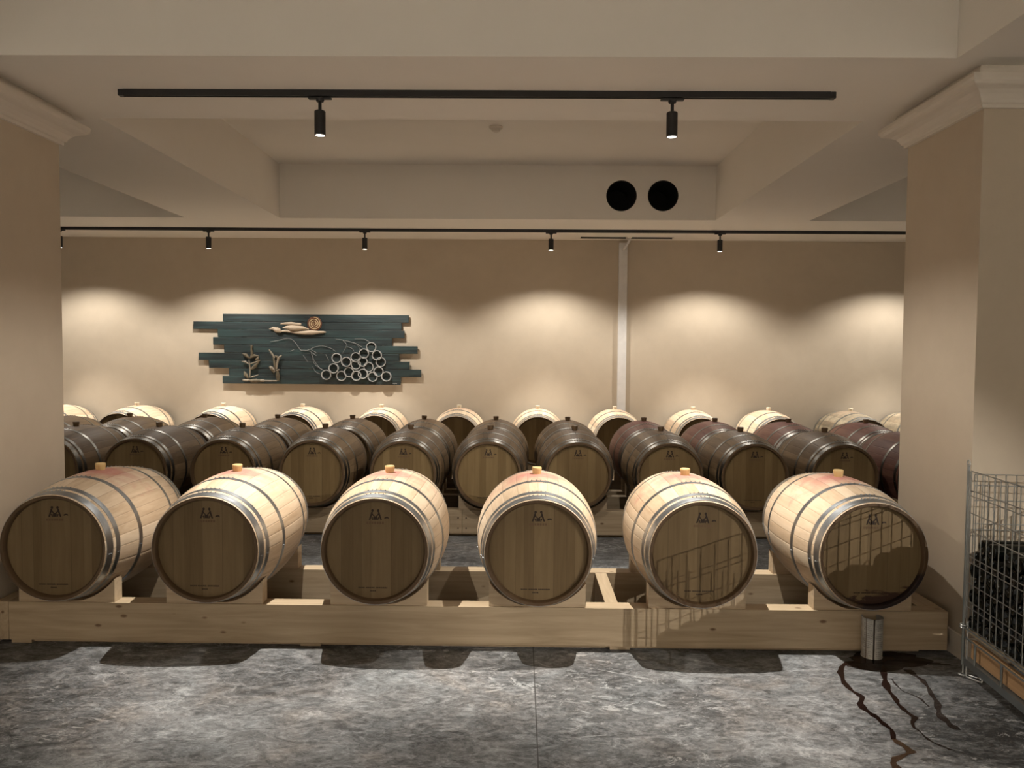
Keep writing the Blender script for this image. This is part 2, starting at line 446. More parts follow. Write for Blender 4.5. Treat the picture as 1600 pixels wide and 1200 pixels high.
# ------------------------------------------------------------------ white conduit on the back wall
cx = at(974, 400, 10.07).x
cd = thing('conduit', 'white vertical conduit running down the back wall behind the barrels', 'conduit', (cx, YF, 0))
bm = bmesh.new(); box(bm, -.055, .055, -.05, -.001, .05, HC_-.04, .004); obj('duct_cover', bm, M_duct_w, cd)
bm = bmesh.new(); tube(bm, [(.0, -.06, HC_-.13), (.0, -.10, HC_-.12), (.035, -.16, HC_-.07), (.06, -.20, HC_-.02), (.06, -.20, HC_-.001)], .016, 12)
obj('drain_pipe', bm, M_duct_w, cd, True)
bm = bmesh.new(); lathe(bm, [(0, 0), (.028, 0), (.028, -.012), (0, -.012)], 20, 'Y', org=(0, -.05, HC_-.13)); obj('pipe_collar', bm, M_duct_w, cd, True)

# smoke detector on the coffer ceiling
p = at(775, 198, 7.12)
sd = thing('smoke_detector', 'small round white smoke detector on the recessed ceiling', 'smoke detector', (p.x, 7.12, CT))
bm = bmesh.new(); lathe(bm, [(0, -.001), (.062, -.001), (.062, -.014), (.054, -.022), (0, -.022)], 32, 'Z'); obj('detector_base', bm, M_corn, sd, True)
bm = bmesh.new(); lathe(bm, [(0, -.021), (.040, -.021), (.036, -.042), (.02, -.05), (0, -.05)], 32, 'Z'); obj('sensor_dome', bm, M_corn, sd, True)

# ------------------------------------------------------------------ track lighting
def track(label, x0, x1, y):
    t = thing('light_track', label, 'lighting track', ((x0+x1)/2, y, HC_), group='black ceiling lighting tracks')
    h = (x1-x0)/2
    bm = bmesh.new(); box(bm, -h+.03, h-.03, -.018, .018, -.034, 0); 
    obj('rail', bm, M_black, t)
    bm = bmesh.new(); box(bm, -h+.03, h-.03, -.006, .006, -.036, -.0335); obj('contact_slot', bm, M_duct, t)
    for s in (-1, 1):
        bm = bmesh.new(); box(bm, min(s*h, s*(h-.03)), max(s*h, s*(h-.03)), -.019, .019, -.036, 0, .004); obj('end_cap', bm, M_black, t)
    return t
Y1, Y2, Y3 = 4.384, 9.27, -1.9
tx0, tx1 = at(186, 150, Y1).x, at(1305, 150, Y1).x
track('near black lighting track with two lamps crossing the ceiling beam', tx0, tx1, Y1)
track('far black lighting track along the back wall with a row of small lamps', -6.6, 6.2, Y2)
track('unseen black lighting track added behind the viewer', -4.5, 7.2, Y3)  # added out of view to carry the lamps behind the viewer
def make_lamp():
    t = thing('track_spotlight', '', 'spotlight')
    bm = bmesh.new(); box(bm, -.065, .065, -.016, .016, -.048, -.0365, .003); obj('adapter', bm, M_black, t)
    bm = bmesh.new(); lathe(bm, [(0, -.0485), (.024, -.0485), (.020, -.062), (.0095, -.064), (.0095, -.112), (0, -.112)], 20, 'Z'); obj('stem', bm, M_black, t, True)
    bm = bmesh.new(); lathe(bm, [(0, -.1125), (.026, -.1125), (.031, -.117), (.031, -.250), (.0265, -.250), (.024, -.236), (0, -.236)], 32, 'Z'); obj('housing', bm, M_black, t, True)
    bm = bmesh.new(); lathe(bm, [(0, -.2365), (.0235, -.2365), (.026, -.249), (0, -.2475)], 28, 'Z'); obj('lens', bm, M_lens, t, True)
    t['group'] = 'track spotlights'
    return t
track('unseen black lighting track added along the wall behind the viewer', -7.6, 7.6, -3.0)  # added out of view to carry the wall-wash fill lamps
lamp0 = make_lamp(); used = [False]
def lamp(px, y, label, core, spill, x=None, aim=None):
    X = at(px, 380 if y > 6 else 190, y).x if x is None else x
    if not used[0]: t = lamp0; t.location = (X, y, HC_); t['label'] = label; used[0] = True
    else: t = dup(lamp0, (X, y, HC_), 0, label)
    return t
lamps = [
 (lamp(500, Y1, 'black cylinder spotlight hanging left on the near track', 0, 0), CORE, SPILL),
 (lamp(1050, Y1, 'black cylinder spotlight hanging right on the near track', 0, 0), CORE, SPILL),
 (lamp(94, Y2, 'small spotlight on the far track half hidden by the left pillar', 0, 0, x=at(96, 380, Y2).x-.02), BCORE, BSPILL),
 (lamp(326, Y2, 'small black spotlight on the far track above the left end of the plank art', 0, 0), BCORE, BSPILL),
 (lamp(570, Y2, 'small black spotlight on the far track above the right end of the plank art', 0, 0), BCORE, BSPILL),
 (lamp(861, Y2, 'small black spotlight on the far track just left of the white conduit', 0, 0), BCORE, BSPILL),
 (lamp(1125, Y2, 'small black spotlight on the far track right of the white conduit', 0, 0), BCORE, BSPILL),
 (lamp(0, Y2, 'spotlight on the far track hidden behind the right pillar', 0, 0, x=4.75), BCORE, BSPILL),
 (lamp(0, Y3, 'left unseen fill spotlight added on the track behind the viewer', 0, 0, x=-3.6), 0, 0),  # this lamp and the next are unseen, added for fill
 (lamp(0, Y3, 'middle unseen fill spotlight added on the track behind the viewer', 0, 0, x=.4), 0, 0),
 (lamp(0, Y3, 'right spotlight on the track behind the viewer', 0, 0, x=6.9), 0, 0),
]
for t, c_, s_ in lamps[:8]: spot_light(t, c_, s_, loc=(0, 0, -.256))
for (t, _, _), e_, tg in zip(lamps[8:], (0, 0, 1150), ((1.6, 6, -2.3), (.0, 6, -2.2), (-5.6, 6.0, -2.60))):
    spot_light(t, 180, 40, loc=(0, 0, -.256))  # added downward beams: bounce off the floor behind the viewer lifts the ceiling
    spot_light(t, e_, 0, angle=19, loc=(0, 0, -.262), target=tg, radius=.006)

# unseen lamps added to wash the wall behind the viewer for soft frontal fill
WASH_FILL = 185
wd = ['leftmost', 'second', 'third', 'fourth', 'fifth', 'rightmost']
for i, x in enumerate((-6.5, -3.9, -1.3, 1.3, 3.9, 6.5)):
    t = lamp(0, -3.0, '%s of the six unseen fill spotlights added on the wall track behind the viewer' % wd[i], 0, 0, x=x)
    spot_light(t, WASH_FILL, 0, angle=125, loc=(0, -.01, -.262), target=(0, -.75, -1))

# ------------------------------------------------------------------ barrels
LB = .95
def rad(s): return .345-.062*abs((s-.475)/.475)**1.9
def build_barrel(stave, head, hoop, bung, label, group, emblem=True, front_head=None, front_chime=None):
    t = thing('wine_barrel', label, 'barrel', group=group)
    n = 26; prof = [(.258, .030), (.262, .004), (.266, 0), (rad(0)-.002, 0), (rad(0), .003)]
    for i in range(1, n): prof.append((rad(i/n*LB), i/n*LB))
    prof += [(rad(0), LB-.003), (rad(0)-.002, LB), (.266, LB), (.262, LB-.004), (.258, LB-.03)]
    bm = bmesh.new(); lathe(bm, prof[3:-3], 72); obj('staves', bm, stave, t, True)
    for y in (0, 1):
        q = prof[:4] if y == 0 else prof[-4:]
        bm = bmesh.new(); lathe(bm, q, 72); obj('chime', bm, (front_chime or M_chime) if y == 0 else M_chime, t, True)
    for k in (0, 1):
        y = .027 if k == 0 else LB-.027
        bm = bmesh.new(); lathe(bm, [(0, y), (.2585, y), (.2585, y+(.02 if k == 0 else -.02)), (0, y+(.02 if k == 0 else -.02))], 64)
        h = obj('head', bm, (front_head or head) if k == 0 else head, t)
        if k == 0 and emblem:
            bm = bmesh.new(); e = .0008; y0 = y-e
            cx0, cz = 0, .178
            ek = 1.25
            def poly(pts): prism(bm, [(cx0+a*.001*ek, cz+b*.001*ek) for a, b in pts], y0, y0+e*.9)
            for s in (-1, 1):                     # two little figures leaning over a cask
                c0 = (s*12, 27); poly([(c0[0]+5.2*math.cos(a*PI/5), c0[1]+6*math.sin(a*PI/5)) for a in range(10)])
                poly([(s*11, 21), (s*17, 22), (s*23, 2), (s*28, -12), (s*22, -13), (s*17, 0), (s*12, 12)])
                poly([(s*11, 15), (s*8, 9), (s*3, 5), (s*4, 2), (s*10, 5), (s*14, 10)])
                poly([(s*17, -2), (s*12, -13), (s*8, -13), (s*12, 0)])
            poly([(-7, 3), (7, 3), (9, -4), (7, -12), (-7, -12), (-9, -4)])
            poly([(38, -2), (44, 1), (52, 1), (56, -2), (56, -8), (52, -5), (46, -5), (38, -8)])
            obj('emblem', bm, M_brand, h)
            bm = bmesh.new()
            for i in range(7): poly([(-38+i*11, -20), (-30+i*11, -20), (-30+i*11, -30), (-38+i*11, -30)])
            cz = -.200; ek = 1; rg = random.Random(3)
            obj('emblem_base', bm, M_brandL, h)
            bm = bmesh.new()
            def word(x0, x1, z):
                x = x0
                while x < x1:
                    w_ = rg.uniform(4.2, 5.8); hh = rg.uniform(2.9, 3.7)
                    poly([(x, z-hh), (x+w_*.8, z-hh), (x+w_*.8, z+hh*.2), (x+w_*.5, z+hh*.2), (x+w_*.5, z+hh), (x, z+hh)]); x += w_
            word(-90, -58, 0); word(-50, -6, 0); word(3, 62, 0); word(-28, 4, -17)
            obj('brand_lettering', bm, M_brand, h)
    for s0, s1 in ((.009, .052), (.074, .104), (.262, .292), (LB-.292, LB-.262), (LB-.104, LB-.074), (LB-.052, LB-.009)):
        bm = bmesh.new(); q = [s0+(s1-s0)*i/3 for i in range(4)]
        lathe(bm, [(rad(s)+.0002, s) for s in q]+[(rad(s)+.0019, s) for s in reversed(q)], 72, close=True)
        for sgn in (-1, 1):                        # rivets on the lap joint
            for f_ in (.35, .65):
                sy = s0+(s1-s0)*f_; a = -.12
                bmesh.ops.create_icosphere(bm, subdivisions=1, radius=.0024, matrix=Matrix.Translation((sgn*(rad(sy)+.003)*math.cos(a), sy, (rad(sy)+.003)*math.sin(a))))
        inner = s1 if s0 < LB/2 else s0
        for a_ in (-.17, -.10, -.02, .05, .13):   # small nails that stop the hoop slipping
            r_ = rad(inner)+.003
            m4 = Matrix.Translation((r_*math.sin(a_), inner, r_*math.cos(a_))) @ Matrix.Rotation(a_, 4, 'Y') @ Matrix.Diagonal((.005, .008, .005, 1))
            bmesh.ops.create_cube(bm, size=1, matrix=m4)
        obj('hoop', bm, hoop, t, True)
    bm = bmesh.new(); lathe(bm, [(0, .332), (.023, .332), (.0255, .352), (.0285, .372), (.0285, .380), (.026, .384), (.020, .381), (0, .381)], 24, 'Z', org=(0, LB/2, 0))
    obj('bung', bm, bung, t, True)
    return t
ZB = CZ-1.058
g1 = 'new oak barrels in the front row'; g2 = 'aged barrels in the nearer middle row'
g3 = 'aged barrels in the further middle row'; g4 = 'oak barrels along the back wall'
def place(protos, group, Y, items):
    """items: (x, prototype key, label)"""
    for x, key, label in items:
        if not protos[key][1]:
            t = protos[key][0]; t.location = (x, Y, ZB); t['label'] = label; t['group'] = group; protos[key][1] = True
        else: dup(protos[key][0], (x, Y, ZB), 0, label, group)
P = {
 'light': [build_barrel(M_st_light, M_head, M_hoop, M_bung, '', g1), False],
 'leak': [build_barrel(M_st_light, M_head, M_hoop, M_bung, '', g1, front_head=M_headW, front_chime=M_chimeW), False],
 'brown': [build_barrel(M_st_brown, M_headD, M_hoopD, M_bungD, '', g2), False],
 'red': [build_barrel(M_st_red, M_headD, M_hoopD, M_bungD, '', g2), False],
 'pale': [build_barrel(M_st_back, M_headD, M_hoop, M_bungP, '', g4, emblem=False), False],
 'grey': [build_barrel(M_st_grey, M_headD, M_hoop, M_bungP, '', g4, emblem=False), False],
}
YR1, YR2, YR3, YR4 = 3.99, 6.52, 7.48, 9.10
X1 = [at(px, 866, YR1).x for px in (82, 320, 585, 841, 1099, 1366)]
place(P, g1, YR1, [
 (X1[0], 'light', 'leftmost front row light oak barrel beside the left pillar'),
 (X1[1], 'light', 'second light oak barrel from the left in the front row'),
 (X1[2], 'light', 'third light oak barrel from the left in the front row'),
 (X1[3], 'light', 'fourth barrel from the left in the front row, seen almost straight on'),
 (X1[4], 'light', 'fifth barrel from the left in the front row, next to the leaking one'),
 (X1[5], 'leak', 'rightmost front row barrel leaking dark wine at its foot above the tin can')])
XM = [at(px, 665, YR2+.475).x for px in (119, 249, 379, 508.5, 642, 766.5, 898, 1032.5, 1157, 1288.5, 1420)]
ord_ = ['first', 'second', 'third', 'fourth', 'fifth', 'sixth', 'seventh', 'eighth', 'ninth', 'tenth', 'eleventh', 'twelfth']
keyA = ['brown']*9+['brown', 'red']
noteA = ['cut off by the left pillar', 'above the leftmost front barrel', 'dark steel hoops', 'behind second and third front barrels', 'above the third front barrel',
         'left of the fourth front bung', 'right of the fourth front bung', 'above the fifth front barrel', 'just left of leaking barrel', 'above the leaking barrel', 'half hidden by the right pillar']
place(P, g2, YR2, [(x, keyA[i], 'dark %s barrel, %s from left in nearer middle row, %s' % ('reddish' if keyA[i] == 'red' else 'brown', ord_[i], noteA[i])) for i, x in enumerate(XM)])
XB = [-4.80]+[at(px, 655, YR3+.475).x for px in (203, 320, 434, 551, 663, 775, 887, 1006, 1117, 1232, 1353)]
keyB = ['brown']*8+['red']*4
place(P, g3, YR3, [(x, keyB[i], '%s barrel, %s from left in further middle row' % ('wine red' if keyB[i] == 'red' else 'grey brown', ord_[i])) for i, x in enumerate(XB)])
XK = [at(px, 636, YR4+.475).x for px in (88, 214, 349, 473, 596.5, 717.5, 840, 960.6, 1083, 1201, 1329, 1430)]
keyK = ['pale']*10+['grey']*2
noteK = ['cut off by the left pillar', 'left of the plank art', 'below plank art left end', 'below plank art middle', 'below plank art right end',
         'second left of the conduit', 'left of the conduit', 'in front of the conduit', 'just right of the conduit', 'beside the grey barrel', 'weathered and grey', 'sliver by right pillar']
place(P, g4, YR4, [(x, keyK[i], '%s back-wall barrel, %s from left, %s' % ('grey' if keyK[i] == 'grey' else 'pale oak', ord_[i], noteK[i])) for i, x in enumerate(XK)])

# ------------------------------------------------------------------ timber platforms
def cradle_bm(s0, s1):
    """block across the barrel axis with a curved notch, local to the barrel's axis point"""
    bm = bmesh.new(); hw = .262; n = 18
    zb = -.3255+.0005
    def outl(s):
        r = rad(s)+.0045
        top = []
        for i in range(n+1):
            x = -hw+2*hw*i/n; top.append((x, max(zb+.006, -math.sqrt(max(0, r*r-x*x)))))
        return [(-hw, zb)]+top+[(hw, zb)]
    a = [bm.verts.new((x, s0, z)) for x, z in outl(max(s0, s1, key=rad))]; b = [bm.verts.new((x, s1, z)) for x, z in outl(max(s0, s1, key=rad))]
    m = len(a)
    for i in range(m):
        j = (i+1) % m; bm.faces.new((a[i], b[i], b[j], a[j]))
    bm.faces.new(a); bm.faces.new(list(reversed(b)))
    return bm
ZT = ZB-.3255                      # beam top
ZU = CZ-1.594                     # beam underside
def platform(label, x0, x1, rows, cross, shims=None, seam=None):
    """rows: list of (barrel front Y, barrel xs)"""
    t = thing('barrel_platform', label, 'platform', ((x0+x1)/2, rows[0][0], 0), group='timber barrel platforms')
    ox, oy = (x0+x1)/2, rows[0][0]
    ends = [x0, x1]
    beams = []
    for Y, xs in rows: beams += [(Y+.112, Y+.212, Y, xs, .120, .200), (Y+LB-.165, Y+LB-.065, Y, xs, LB-.157, LB-.075)]
    for i, (y0, y1, Y, xs, s0, s1) in enumerate(beams):
        cutx = [x0+.075] + ([seam] if seam and i == 0 else []) + [x1 if i == 0 else x1-.12]
        if i == 0:
            for a, b in zip(cutx[:-1], cutx[1:]):
                bm = bmesh.new(); box(bm, a-ox+.001, b-ox-.001, y0-oy, y1-oy, ZU, ZT, .0025); obj('beam', bm, M_pineX, t)
        else:
            bm = bmesh.new(); box(bm, x0+.076-ox, x1-.121-ox, y0-oy, y1-oy, ZU, ZT, .0025); obj('beam', bm, M_pineX, t)
        proto = None
        for x in xs:
            if proto is None:
                proto = obj('cradle', cradle_bm(s0, s1), M_pineC, t); c = proto
            else: c = proto.copy(); COL.objects.link(c); c.parent = t
            c.location = (x-ox, Y-oy, ZB)
    yA, yB = beams[0][0], beams[-1][1]
    bm = bmesh.new(); box(bm, x0-ox, x0+.074-ox, yA-oy, yB-oy, ZU, ZT, .0025); obj('end_beam', bm, M_pineY, t)
    bm = bmesh.new(); box(bm, x1-.12-ox, x1-ox, beams[0][1]+.001-oy, yB-oy, ZU, ZT, .0025); obj('end_beam', bm, M_pineY, t)
    for x in cross:
        for (a, b) in zip(beams[:-1], beams[1:]):
            if b[0]-a[1] < .1: continue
            bm = bmesh.new(); box(bm, x-.036-ox, x+.036-ox, a[1]+.001-oy, b[0]-.001-oy, ZU+.02, ZT-.002, .002); obj('cross_beam', bm, M_pineY, t)
    for i, Yb in enumerate(beams):
        if shims and i == 0:
            for x in shims:
                bm = bmesh.new(); box(bm, x-ox, x+.11-ox, Yb[0]+.022-oy, Yb[1]-.01-oy, 0, ZU); obj('shim', bm, M_pineX, t)
        bm = bmesh.new(); box(bm, x0+.1-ox, x1-.13-ox, Yb[0]+.045-oy, Yb[1]-.02-oy, 0, ZU); obj('runner', bm, M_pineX, t)
    return t
p1 = platform('front timber platform carrying the six new oak barrels', -2.855, 2.315, [(YR1, X1)], [.515, -1.68], shims=(-2.78, -1.19, .50))
p2 = platform('middle timber platform under the two rows of dark barrels', -5.3, 4.1, [(YR2, XM), (YR3, XB)], [-4.4, -1.37, .12, 1.64, 3.15], seam=at(722, 815, YR2+.11).x)
p3 = platform('back timber platform below the pale barrels by the wall', -6.4, 5.5, [(YR4, XK)], [-3.2, -1.25, .70, 2.6])
bm = bmesh.new()
for dx in (-.035, .035):
    for z in (ZT-.07, ZT-.16):
        bmesh.ops.create_uvsphere(bm, u_segments=8, v_segments=6, radius=.006, matrix=Matrix.Translation((at(722, 815, YR2+.11).x+dx-p2.location.x, .1115, z)))
obj('screw', bm, M_duct, p2)

# ------------------------------------------------------------------ tin can and spilled wine
def tin_mat():
    m, nt, b = new_mat('scuffed tinplate with printed panels')
    v = obj_coord(nt); s = N(nt, 'ShaderNodeSeparateXYZ'); L(nt, v, s.inputs[0])
    ang = math_n(nt, 'ARCTAN2', s.outputs[0], math_n(nt, 'MULTIPLY', s.outputs[1], -1))
    z = s.outputs[2]
    rows = math_n(nt, 'FRACT', math_n(nt, 'MULTIPLY', z, 95))
    txt = math_n(nt, 'MULTIPLY', math_n(nt, 'GREATER_THAN', rows, .55), math_n(nt, 'GREATER_THAN', noise(nt, obj_coord(nt, (260, 260, 95)), 1, 2), .46))
    blk = math_n(nt, 'FRACT', math_n(nt, 'MULTIPLY', z, 21))
    inside = math_n(nt, 'MULTIPLY', math_n(nt, 'GREATER_THAN', blk, .16), math_n(nt, 'LESS_THAN', math_n(nt, 'ABSOLUTE', math_n(nt, 'SUBTRACT', math_n(nt, 'ABSOLUTE', math_n(nt, 'ADD', ang, .25)), .62)), .42))
    base = ramp(nt, noise(nt, v, 22, 6, .7), [(.3, (.34, .32, .28)), (.6, (.62, .60, .55))])
    c = mixc(nt, math_n(nt, 'MULTIPLY', inside, .5), base, (.50, .49, .47))
    c = mixc(nt, math_n(nt, 'MULTIPLY', math_n(nt, 'MULTIPLY', inside, txt), .6), c, (.16, .15, .14))
    sm = math_n(nt, 'LESS_THAN', math_n(nt, 'ABSOLUTE', math_n(nt, 'ADD', ang, .25)), .085)
    c = mixc(nt, sm, c, (.03, .018, .012))
    wob = math_n(nt, 'ADD', ang, math_n(nt, 'MULTIPLY', noise(nt, obj_coord(nt, (3, 3, 12)), 1, 3), .12))
    dr = math_n(nt, 'LESS_THAN', math_n(nt, 'ABSOLUTE', math_n(nt, 'ADD', wob, .95)), .07)
    c = mixc(nt, math_n(nt, 'MULTIPLY', dr, .7), c, (.10, .05, .02))
    L(nt, c, b.inputs['Base Color']); b.inputs['Roughness'].default_value = .5; b.inputs['Metallic'].default_value = .35
    return m
M_tin = tin_mat()
M_wine = plain('dark wine', (.016, .005, .005), .35, 0, 0, .5)
cp = at_z(1363, 1027, 0)
can = thing('tin_can', 'dented open tin can catching drips below the leaking rightmost barrel', 'can', (cp.x, cp.y+.01, .0025))
bm = bmesh.new(); lathe(bm, [(0, 0), (.050, 0), (.0545, .001), (.0545, .004), (.0525, .008), (.0525, .206), (.0548, .210), (.0548, .2145), (.0528, .2145), (.0508, .208), (.0508, .005), (0, .004)], 40, 'Z')
obj('can_body', bm, M_tin, can, True)
bm = bmesh.new(); lathe(bm, [(0, .13), (.0505, .13), (.0505, .132), (0, .132)], 40, 'Z'); obj('wine_fill', bm, M_wine, can, True)

def stain_mat(name, c, alpha, rough):
    m, nt, b = new_mat(name)
    v = noise(nt, obj_coord(nt), 9, 5, .65, .5)
    L(nt, ramp(nt, v, [(.35, tuple(x*.5 for x in c)), (.65, c)]), b.inputs['Base Color'])
    L(nt, math_n(nt, 'MULTIPLY', ramp(nt, v, [(.25, (1, 1, 1)), (.75, (.8, .8, .8))]), alpha), b.inputs['Alpha'])
    b.inputs['Roughness'].default_value = rough; b.inputs['Specular IOR Level'].default_value = .35
    return m
M_spill = stain_mat('wet spilled wine', (.020, .009, .007), .97, .22)
M_faint = stain_mat('drying wine film', (.045, .026, .019), .5, .4)
M_brownst = stain_mat('brown drying wine', (.10, .055, .03), .75, .35)
def ribbon(bm, pts, z, seed=1):
    """irregular flat streak; pts in photo pixels x, y, width in px along x"""
    rg = random.Random(seed); P_ = []
    for (a, b) in zip(pts[:-1], pts[1:]):
        n = max(2, int(math.hypot(b[0]-a[0], b[1]-a[1])/3))
        for i in range(n):
            t = i/n; P_.append([a[k]+(b[k]-a[k])*t for k in range(3)])
    P_.append(list(pts[-1]))
    l, r = [], []
    ph = rg.uniform(0, 9)
    for i, (x, y, w_) in enumerate(P_):
        x += .9*math.sin(i*.47+ph)+.8*math.sin(i*.23+2*ph)+rg.uniform(-.5, .5); w_ *= 1+.25*math.sin(i*.9+ph*2)+rg.uniform(-.12, .12)
        l.append(bm.verts.new(at_z(x-w_/2, y, z))); r.append(bm.verts.new(at_z(x+w_/2, y+.5, z)))
    for i in range(len(P_)-1): bm.faces.new((l[i], r[i], r[i+1], l[i+1]))
S = 4.617
def crop(*pts): return [(1300+a/S, 940+b/S, c/S) for a, b, c in pts]
def solid(bm, h):
    g_ = bmesh.ops.extrude_face_region(bm, geom=list(bm.faces))
    for v in [e for e in g_['geom'] if isinstance(e, bmesh.types.BMVert)]: v.co.z += h
def puddle(bm, cx_, cy_, rx, ry, z, seed, sq=0):
    rg = random.Random(seed); n = 60; ph = [rg.uniform(0, 6) for _ in range(5)]
    vs_ = []
    for i in range(n):
        a = 2*PI*i/n; k = 1+.10*math.sin(3*a+ph[0])+.07*math.sin(5*a+ph[1])+.05*math.sin(9*a+ph[2])+.03*math.sin(17*a+ph[3])
        vs_.append(bm.verts.new(at_z(cx_+rx*k*math.cos(a), cy_+ry*k*math.sin(a), z)))
    bm.faces.new(vs_)
sp = thing('wine_spill', 'dark red wine spilled around the tin can and trickling over the grey floor', 'spill')
bm = bmesh.new(); puddle(bm, 1385, 1033, 62, 15, .0006, 4); ribbon(bm, crop((500, 420, 180), (720, 450, 200), (880, 460, 60)), .0006, 3); solid(bm, .0006); obj('damp_and_shade_patch', bm, M_faint, sp)  # wine stain around the can, with some floor shadow painted into it
bm = bmesh.new(); puddle(bm, 1362, 1030, 33, 6.5, .0014, 9); solid(bm, .0006); obj('puddle', bm, M_spill, sp)
bm = bmesh.new(); ribbon(bm, crop((215, 425, 70), (130, 432, 50), (75, 470, 46), (60, 510, 42), (85, 580, 38), (140, 640, 36), (215, 690, 44), (205, 735, 50), (240, 775, 48), (340, 850, 40), (425, 925, 36), (440, 990, 34)), .0014, 1); solid(bm, .0008); obj('trickle', bm, M_spill, sp)
bm = bmesh.new(); ribbon(bm, crop((440, 985, 34), (530, 1045, 60), (570, 1085, 60), (480, 1120, 70), (440, 1160, 50), (475, 1210, 60)), .0014, 2); solid(bm, .0008); obj('trickle', bm, M_brownst, sp)
bm = bmesh.new(); ribbon(bm, crop((365, 455, 30), (372, 520, 40), (385, 590, 52), (415, 650, 34), (470, 730, 36), (540, 790, 32), (595, 835, 44), (575, 880, 34), (595, 915, 22)), .0014, 5); solid(bm, .0008); obj('trickle', bm, M_spill, sp)
bm = bmesh.new(); ribbon(bm, crop((600, 915, 20), (660, 965, 16), (725, 1010, 26), (800, 1045, 34), (870, 1072, 40)), .0008, 6); ribbon(bm, crop((545, 490, 60), (640, 560, 34), (700, 630, 30), (755, 715, 40), (775, 810, 50), (850, 890, 60), (900, 925, 50)), .0008, 7)
ribbon(bm, crop((430, 560, 16), (520, 650, 14), (640, 700, 20), (700, 760, 16)), .0008, 8)
solid(bm, .0006); obj('film', bm, M_faint, sp)

# ------------------------------------------------------------------ plank wall art
def teal_mat():
    m, nt, b = new_mat('dark teal stained board')
    g = noise(nt, obj_coord(nt, (2.2, 12, 30)), 1, 5, .6, .6); v2 = noise(nt, obj_coord(nt, (1.1, 1, 14)), 1.3, 3, .5, .8)
    c = ramp(nt, g, [(.3, (.008, .013, .014)), (.6, (.022, .034, .036)), (.8, (.05, .07, .072))])
    c = mixc(nt, ramp(nt, v2, [(.45, (0, 0, 0)), (.75, (.7, .7, .7))]), c, (.04, .085, .085))
    L(nt, c, b.inputs['Base Color']); b.inputs['Roughness'].default_value = .55
    bump(nt, b, g, .3, .004); return m
M_teal = teal_mat()
M_drift = pine('driftwood', 0, (.33, .24, .16), (.62, .52, .40))
M_drift2 = pine('dark driftwood', 2, (.07, .055, .035), (.17, .14, .09)); M_drift3 = pine('grey driftwood', 2, (.16, .135, .10), (.34, .29, .22))
M_rust = plain('rust brown disc', (.13, .05, .025), .6)
M_spir = plain('straw spiral', (.50, .36, .20), .6)
M_tinr = plain('bare steel ring', (.48, .48, .47), .35, .2); M_vine = plain('dull grey wire', (.24, .24, .23), .5, .3)
YA = 10.070
def c2(x, y): return (280+x/4, 470+y/4)           # crop pixels of the art -> photo pixels
org = at(480, 545, YA)
art = thing('plank_wall_art', 'teal plank wall art with metal ring grapes and driftwood on the back wall', 'wall art', (org.x, YA, org.z))
def aw(px, py, dy=0): p_ = at(px, py, YA); return Vector((p_.x-org.x, dy, p_.z-org.z))
left = [(272, 78), (87, 127), (240, 171), (210, 226), (280, 273), (120, 322), (185, 368), (310, 416), (270, 466)]
right = [(1435, 91), (1390, 139), (1408, 186), (1330, 236), (1490, 285), (1375, 331), (1440, 378), (1512, 431), (1385, 477)]
ph_ = .152*4*.0 + 48.6
for i in range(9):
    a = aw(*c2(*left[i])); b = aw(*c2(*right[i])); h = .1015
    z = (a.z+b.z)/2 ; z = aw(*c2(750, 84+i*48.6)).z
    bm = bmesh.new(); box(bm, a.x, b.x, (.004 if i % 2 else 0), .024, z-h+.001, z-.001, .004); obj('plank', bm, M_teal, art)
bm = bmesh.new()
for px in (400, 1250): 
    q = aw(*c2(px, 300)); box(bm, q.x-.03, q.x+.03, .0245, .0485, -.42, .42)
obj('batten', bm, M_drift2, art)
def blob_stick(pts, rads, mat, name):
    bm = bmesh.new(); tube(bm, pts, rads, 10)
    return obj(name, bm, mat, art, True)
def S2(x, y): return (400+x/10, 480+y/10)          # finer crop of the driftwood bird
def bs(crp, mat, name, dy=-.02, f=S2, k=10):
    pts = [aw(*f(a, b), dy) for a, b, _ in crp]; blob_stick(pts, [c/k/F*YA for _, _, c in crp], mat, name)
bs([(215, 340, 5), (270, 330, 22), (330, 355, 44), (380, 370, 34), (405, 390, 8)], M_drift, 'driftwood')
bs([(405, 375, 10), (480, 370, 22), (560, 385, 16), (640, 395, 28), (760, 400, 34), (900, 395, 36), (980, 392, 22), (1060, 390, 16), (1100, 392, 6)], M_drift, 'driftwood')
bs([(430, 325, 8), (490, 315, 24), (560, 325, 46), (640, 330, 44), (740, 325, 30), (840, 345, 5)], M_drift, 'driftwood', -.035)
bs([(395, 262, 8), (460, 256, 18), (560, 255, 26), (660, 268, 24), (715, 268, 18)], M_drift, 'driftwood', -.03)
ctr = aw(*S2(918, 258), -.0); 
bm = bmesh.new(); lathe(bm, [(0, -.025), (.088, -.025), (.094, -.018), (.094, -.001), (0, -.001)], 40, 'Y', org=ctr); obj('spiral_disc', bm, M_rust, art, True)
bm = bmesh.new(); pts = []
for i in range(120):
    t_ = i/119; a = t_*2*PI*3.1; r_ = .006+.076*t_; pts.append(ctr+Vector((r_*math.cos(a+1), -.028, r_*math.sin(a+1))))
tube(bm, pts, .0062, 6); obj('spiral', bm, M_spir, art, True)
def S3(x, y): return (370+x/10.667, 520+y/10.667)  # crop of the two driftwood plants
def st(*p): bs(p, M_drift2, 'driftwood_stalk', -.02, S3, 10.667)
def stl(*p): bs(p, M_drift3, 'driftwood_stalk', -.028, S3, 10.667)
stl((215, 450, 10), (235, 600, 13), (228, 740, 12))
st((100, 340, 6), (160, 370, 30), (215, 420, 12)); st((225, 430, 10), (270, 370, 28), (250, 270, 14), (258, 215, 20), (262, 200, 5))
